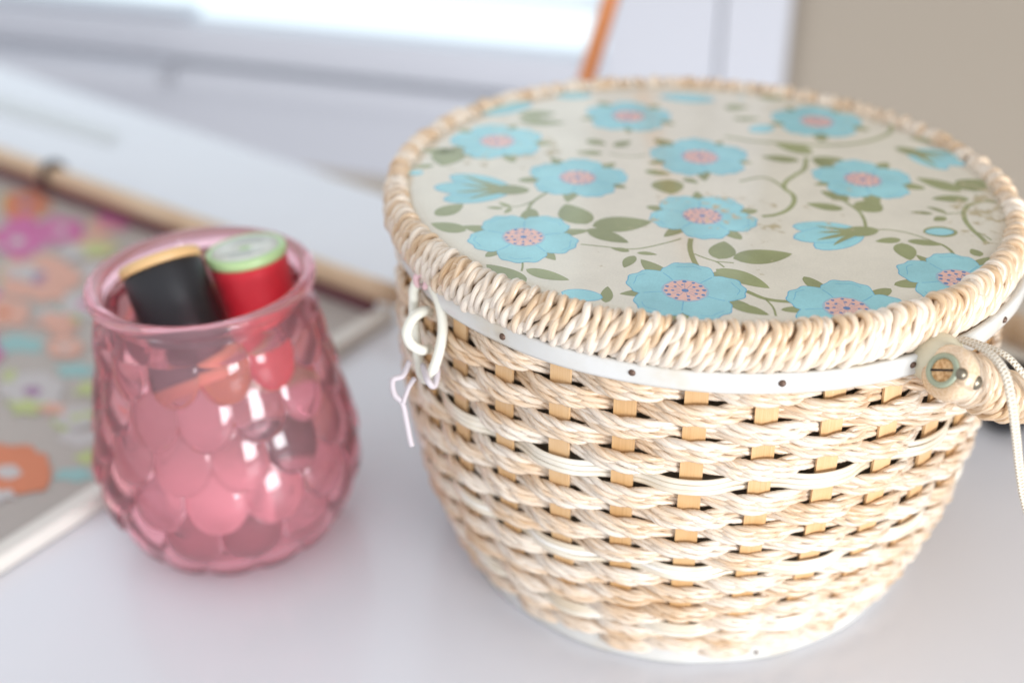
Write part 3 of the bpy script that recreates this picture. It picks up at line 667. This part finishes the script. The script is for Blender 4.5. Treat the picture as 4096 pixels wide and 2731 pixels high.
def spool(label, top, bot, R, body, endm, paper=False, bandm=None):
    top = np.asarray(top); bot = np.asarray(bot); ax = top-bot; L = np.linalg.norm(ax); ax = ax/L
    o = empty('thread_spool', tuple(bot), label, 'spool', 'spools of thread in the jar')
    qq = Vector((0, 0, 1)).rotation_difference(Vector(ax)); o.rotation_mode = 'QUATERNION'; o.rotation_quaternion = qq
    V, Fc, uv = lathe([(R*.90, .004), (R*.97, .0055), (R*.975, L*.5), (R*.965, L-.0062), (R*.90, L-.0045)], 56); mesh_obj('thread', V, Fc, body, o, uv)
    for z0, sgn in ((0, 1), (L-.0046, 1)):
        V, Fc, uv = lathe([(.0008, z0), (R-.0006, z0), (R, z0+.0008), (R, z0+.0036), (R-.0008, z0+.0046), (R*.86, z0+.0046), (R*.84, z0+.0041), (.0008, z0+.0041)], 56); mesh_obj('end_flange', V, Fc, endm, o, uv)
    if paper:
        V, Fc, uv = lathe([(.0030, L-.0006), (.0032, L-.0001), (R*.83, L-.0001), (R*.83, L-.0005)], 48); lb = mesh_obj('paper_label', V, Fc, M_paper, o, uv)
        for k in range(7):
            y = -R*.55+k*R*.18
            if abs(y) < .004: continue
            w_ = math.sqrt(max(0, (R*.72)**2-y*y))*rng.uniform(.55, .9); V, Fc = box(-w_, w_, y-.0005, y+.0005, L+.0000, L+.0001); mesh_obj('label_line', V, Fc, M_ink, lb, smooth=False)
    if bandm:
        V, Fc, uv = lathe([(R*.978, L*.60), (R*.984, L*.61), (R*.984, L*.74), (R*.978, L*.75)], 48); mesh_obj('band', V, Fc, bandm, o, uv)
    return o
spool('black thread spool with tan ends leaning on the left inside the pink jar', (-.1590, .4850, .1460), (-.1385, .4560, .0960), .0188, M_tblack, M_tan)
spool('red thread spool with pale green ends standing tallest in the pink jar', (-.1225, .4985, .1440), (-.1150, .4930, .0740), .0188, M_tred, M_green, True)
yt = on_z(disp(492, 665), .120)
spool('yellow spool with an orange band, between the black and red spools', tuple(yt), tuple(yt+np.array([.004, -.004, -.060])), .0098, M_tyel, M_yel, False, M_tor)
spool('small dark thread spool lying low on the right inside the pink jar', (-.0975, .4700, .0580), (-.1200, .4590, .0630), .0098, M_tblack, M_dk)
spool('pale thread spool lying at the front of the jar bottom', (-.1130, .4640, .0300), (-.1680, .4660, .0300), .0190, M_tpale, M_tpale)
spool('pale thread spool lying at the back of the jar bottom', (-.1150, .5010, .0320), (-.1680, .5020, .0300), .0180, M_tpale, M_tpale)

# ================================================================== FLORAL TRAY at the left
cor = on_z(disp(862, 705), .010); fa = on_z(disp(0, 372), .018); ta = fa-cor; ta[2] = 0; ta /= np.linalg.norm(ta); tb = np.array([-ta[1], ta[0], 0])
tray = empty('lined_tray', (cor[0], cor[1], 0), 'shallow tray lined with grey floral cloth and edged with a wooden rod', 'tray')
M_rod = mat('pale_wood', (.66, .47, .31), .45); M_cloth = mat('grey_cloth', (.45, .405, .37), .85); M_crim_shade = mat('crimson_cloth_shaded', (.17, .06, .07), .8); M_cream = mat('cream_edge', (.72, .68, .62), .5)  # crimson lining dulled to brown-grey, shade under the rod put into its colour
t = nd(M_rod, 'ShaderNodeTexCoord'); mp = nd(M_rod, 'ShaderNodeMapping'); mp.inputs['Scale'].default_value = (20, 20, 300); lk(M_rod, t.outputs['Object'], mp.inputs[0]); n = noise(M_rod, mp.outputs[0], 1.5, 4)
r = ramp(M_rod, [(.3, (.56, .37, .22)), (.7, (.72, .54, .37))]); lk(M_rod, n.outputs[0], r.inputs[0]); lk(M_rod, r.outputs[0], bsdf(M_rod).inputs['Base Color'])
t = nd(M_cloth, 'ShaderNodeTexCoord'); n = noise(M_cloth, t.outputs['Object'], 500, 3); bump(M_cloth, n.outputs[0], .2, .001)
def tpart(name, m, a, bev=0, par=None):
    V, Fc = box(*a, bev); return mesh_obj(name, frame_xf(V, (0, 0, 0), ta, tb, (0, 0, 1)), Fc, m, par or tray, smooth=False)
LA, LB = .62, .46
lining = tpart('cloth_lining', M_cloth, (0, LA, 0, LB, .0008, .0035))
tpart('side_wall', M_crim_shade, (0.004, LA, -.006, -.001, .0008, .0165), .0008)
tpart('side_rail', M_cream, (-.012, -.001, -.006, LB, .0008, .0100), .002)
tpart('side_rail', M_cream, (LA, LA+.012, -.006, LB, .0008, .0100), .002)
tpart('side_rail', M_cream, (-.012, LA+.012, LB, LB+.012, .0008, .0100), .002)
P = np.array([[-.016, -.0035, .0215], [.2, -.0035, .0212], [.45, -.0035, .0214], [LA+.02, -.0035, .0212]]); P = smooth_path(P, 30)
V, Fc, uv = tube(frame_xf(P, (0, 0, 0), ta, tb, (0, 0, 1)), .0072, sides=18); mesh_obj('wooden_rod', V, Fc, M_rod, tray, uv)
cl = on_z(disp(110, 405), .022)-np.array([cor[0], cor[1], 0]); ca = float(cl @ ta)
a = np.linspace(0, 2*PI, 24, endpoint=False); P = np.stack([np.full(24, ca)+.002*np.cos(a), -.0035+.0082*np.cos(a), .0213+.0095*np.sin(a)], 1)
M_dark = mat('dark_clasp', (.035, .03, .03), .4)
V, Fc, uv = tube(frame_xf(P, (0, 0, 0), ta, tb, (0, 0, 1)), .0034, closed=True, sides=8); mesh_obj('clasp', V, Fc, M_dark, tray, uv)
CLM = [mat('cloth_'+n_, c_, .85) for n_, c_ in (('orange', (.62, .22, .12)), ('magenta', (.56, .16, .34)), ('teal', (.30, .48, .47)), ('lime', (.47, .52, .24)), ('white', (.52, .49, .48)), ('purple', (.36, .22, .34)), ('coral', (.66, .38, .30)))]
def cpt(x, y): w = on_z(disp(x, y), .0036)-np.array([cor[0], cor[1], 0]); return np.array([w[0], w[1]])
BZ = [0]
def blob(x, y, w, h, mi, z=.0038, wob=.14):
    """blossom or leaf printed on the cloth, given by its centre and half sizes in the photograph"""
    BZ[0] += 1; z = .0037+(z-.0037)*.1+BZ[0]*.000006
    ph = np.linspace(0, 2*PI, 40, endpoint=False); k = 1+wob*np.cos(5*ph+rng.uniform(0, 6))+wob*.5*np.cos(3*ph+rng.uniform(0, 6))
    pts = np.array([cpt(x+w*k_*math.cos(p_), y+h*k_*math.sin(p_)) for p_, k_ in zip(ph, k)]); m__ = len(pts)
    V = np.zeros((m__+1, 3)); V[:m__, :2] = pts; V[m__, :2] = pts.mean(0); V[:, 2] = z
    Fc = [((k+1) % m__, k, m__) for k in range(m__)]; mesh_obj('printed_blossom', V, Fc, CLM[mi], lining, smooth=False)
for b in ((85, 640, 82, 42, 0), (20, 1080, 78, 62, 0), (55, 485, 40, 26, 0), (35, 560, 26, 26, 1), (130, 535, 48, 20, 1), (85, 545, 34, 34, 4), (40, 790, 62, 20, 2), (170, 715, 34, 20, 3), (118, 722, 30, 18, 2), (15, 630, 20, 26, 3),
          (80, 895, 62, 40, 4), (70, 912, 26, 16, 5), (175, 850, 46, 16, 2), (150, 965, 30, 24, 3), (185, 1005, 50, 18, 4), (205, 1050, 30, 16, 3), (170, 1090, 44, 16, 2), (25, 870, 18, 22, 3), (230, 620, 40, 20, 4), (20, 465, 24, 20, 3), (235, 440, 30, 12, 3),
          (-60, 700, 60, 40, 1), (-90, 900, 60, 40, 0), (-60, 540, 50, 30, 0)):
    blob(*b)
for b in ((85, 640, 40, 18, 6), (88, 640, 16, 10, 5), (-10, 1085, 30, 26, 4), (15, 1060, 40, 20, 6)): blob(*b, z=.0050)
def bloom(x, y, r_, mi, mc):
    a0 = rng.uniform(0, 6)
    for k in range(5): blob(x+.62*r_*math.cos(a0+k*1.257), y+.34*r_*math.sin(a0+k*1.257), r_*.52, r_*.30, mi, z=.0060, wob=.10)
    blob(x, y, r_*.30, r_*.17, mc, z=.0066, wob=.08)
for b in ((60, 470, 52, 0, 5), (40, 555, 60, 1, 4), (140, 530, 50, 1, 4), (90, 640, 88, 6, 5), (215, 570, 46, 6, 1), (20, 1085, 95, 0, 4), (75, 900, 70, 4, 5), (175, 960, 44, 4, 3), (195, 700, 50, 4, 1), (10, 720, 56, 6, 0), (-90, 800, 90, 1, 4), (270, 500, 42, 1, 5), (150, 800, 40, 6, 4)): bloom(*b)
# scattered small petals and leaves of the same print
g = np.random.default_rng(21)
for k in range(26):
    x, y = g.uniform(-150, 330), g.uniform(430, 1200)
    if y > 1180-x*.55: continue
    sc_ = g.uniform(1.0, 1.9)*(.6+y/1800); blob(x, y, 26*sc_, 11*sc_, int(g.choice([1, 2, 3, 4, 4, 4, 6, 6])), z=.0064 if k % 2 else .0037, wob=.25)

# the print goes on over the rest of the cloth, left of what the photograph shows
def bloom_local(u, v, r_, mi, mc):
    c0 = u*ta[:2]+v*tb[:2]; a0 = g.uniform(0, 6); mb = MB(); ph = np.linspace(0, 2*PI, 14, endpoint=False); e = np.stack([np.cos(ph), np.sin(ph)], 1)
    BZ[0] += 1; z0 = .0037+BZ[0]*.000004
    for k in range(5):
        c_ = c0+.6*r_*np.array([math.cos(a0+k*1.257), math.sin(a0+k*1.257)]); V = np.zeros((15, 3)); V[:14, :2] = c_+e*r_*.5; V[14, :2] = c_; V[:, 2] = z0+.00002*k
        mb.add(V, [(j, (j+1) % 14, 14) for j in range(14)], mi=0)
    V = np.zeros((15, 3)); V[:14, :2] = c0+e*r_*.3; V[14, :2] = c0; V[:, 2] = z0+.0002; mb.add(V, [(j, (j+1) % 14, 14) for j in range(14)], mi=1)
    mb.build('printed_blossom', [CLM[mi], CLM[mc]], lining, smooth=False)
xl = cpt(-170, 700)
for k in range(130):
    u, v = g.uniform(.03, LA-.03), g.uniform(.03, LB-.03); p_ = u*ta[:2]+v*tb[:2]
    w_ = np.array([p_[0]+cor[0], p_[1]+cor[1], .004])-O_; sx = 512+FPX*(w_ @ R_)/(w_ @ F_)
    if sx > -75: continue
    bloom_local(u, v, g.uniform(.010, .024), int(g.choice([0, 1, 2, 3, 4, 4, 6, 6])), int(g.choice([4, 5, 3])))

# ================================================================== small things
# copper gooseneck rising behind the basket
dp = .80
pt0 = at_depth(disp(1345, 185), dp); pt1 = at_depth(disp(1402, 0), dp); dv = (pt1-pt0)/np.linalg.norm(pt1-pt0)
kf = (pt0[2]-.012)/dv[2]; foot = pt0-dv*kf
lamp = empty('lamp_stand', (foot[0], foot[1], 0), 'ribbed copper coloured lamp neck rising behind the flowered lid', 'lamp stand')
M_copper = mat('copper', (.72, .29, .12), .34, .7)
M_base = mat('copper_base', (.74, .30, .12), .35, .8)
L = kf+.42; nr = int(L/.0042); pr_ = []
for k in range(nr):
    z0 = k*.0042; pr_ += [(.0048, z0), (.0058, z0+.0010), (.0063, z0+.0021), (.0058, z0+.0032)]
V, Fc, uv = lathe(pr_, 28, cap=True); qq = Vector((0, 0, 1)).rotation_difference(Vector(dv))
o = mesh_obj('ribbed_neck', V, Fc, M_copper, lamp, uv, loc=(0, 0, .012)); o.rotation_mode = 'QUATERNION'; o.rotation_quaternion = qq
V, Fc, uv = lathe([(.0002, .0005), (.044, .0005), (.046, .002), (.046, .007), (.042, .011), (.018, .0135), (.011, .018), (.0002, .0185)], 56); mesh_obj('round_base', V, Fc, M_base, lamp, uv)
# dark rounded thing behind the handle
M_gloss = mat('black_gloss', (.012, .012, .015), .25)
bp_ = on_z(disp(2302, 1008), 0); bp_ = bp_+np.array([0.004, .012, 0])
V, Fc, uv = lathe([(.0002, .0004), (.007, .0004), (.0125, .0045), (.0165, .012), (.0172, .018), (.0160, .0245), (.0120, .0300), (.0085, .0315), (.0085, .0340), (.0102, .0350), (.0102, .0385), (.0085, .0395), (.0002, .0400)], 40)
o = mesh_obj('black_knob', V, Fc, M_gloss, None, uv, loc=tuple(bp_)); o['label'] = 'glossy black rounded object on the table, half hidden behind the basket handle'; o['category'] = 'knob'
# grey strip of paper near the back edge of the table
M_strip = mat('grey_paper', (.66, .68, .68), .6)
p0, p1, p2, p3 = (on_z(disp(*p_), .0012) for p_ in ((-160, 175), (275, 305), (262, 332), (-160, 210)))
V = np.array([p0, p1, p2, p3]); V = np.concatenate([V, V-np.array([0, 0, .0009])]); o_ = V.mean(0); o_[2] = 0
o = mesh_obj('paper_strip', V-o_, [(3, 2, 1, 0), (4, 5, 6, 7), (0, 1, 5, 4), (1, 2, 6, 5), (2, 3, 7, 6), (3, 0, 4, 7)], M_strip, None, smooth=False, loc=tuple(o_))
o['label'] = 'long pale grey paper strip lying on the white table at far left'; o['category'] = 'paper strip'

# ------------------------------------------------------------------ layout units -> metres
for me in {o.data for o in sc.objects if o.type == 'MESH'}:
    me.transform(Matrix.Scale(S, 4))
for o in sc.objects:
    if o.type in ('MESH', 'EMPTY'): o.location = o.location*S
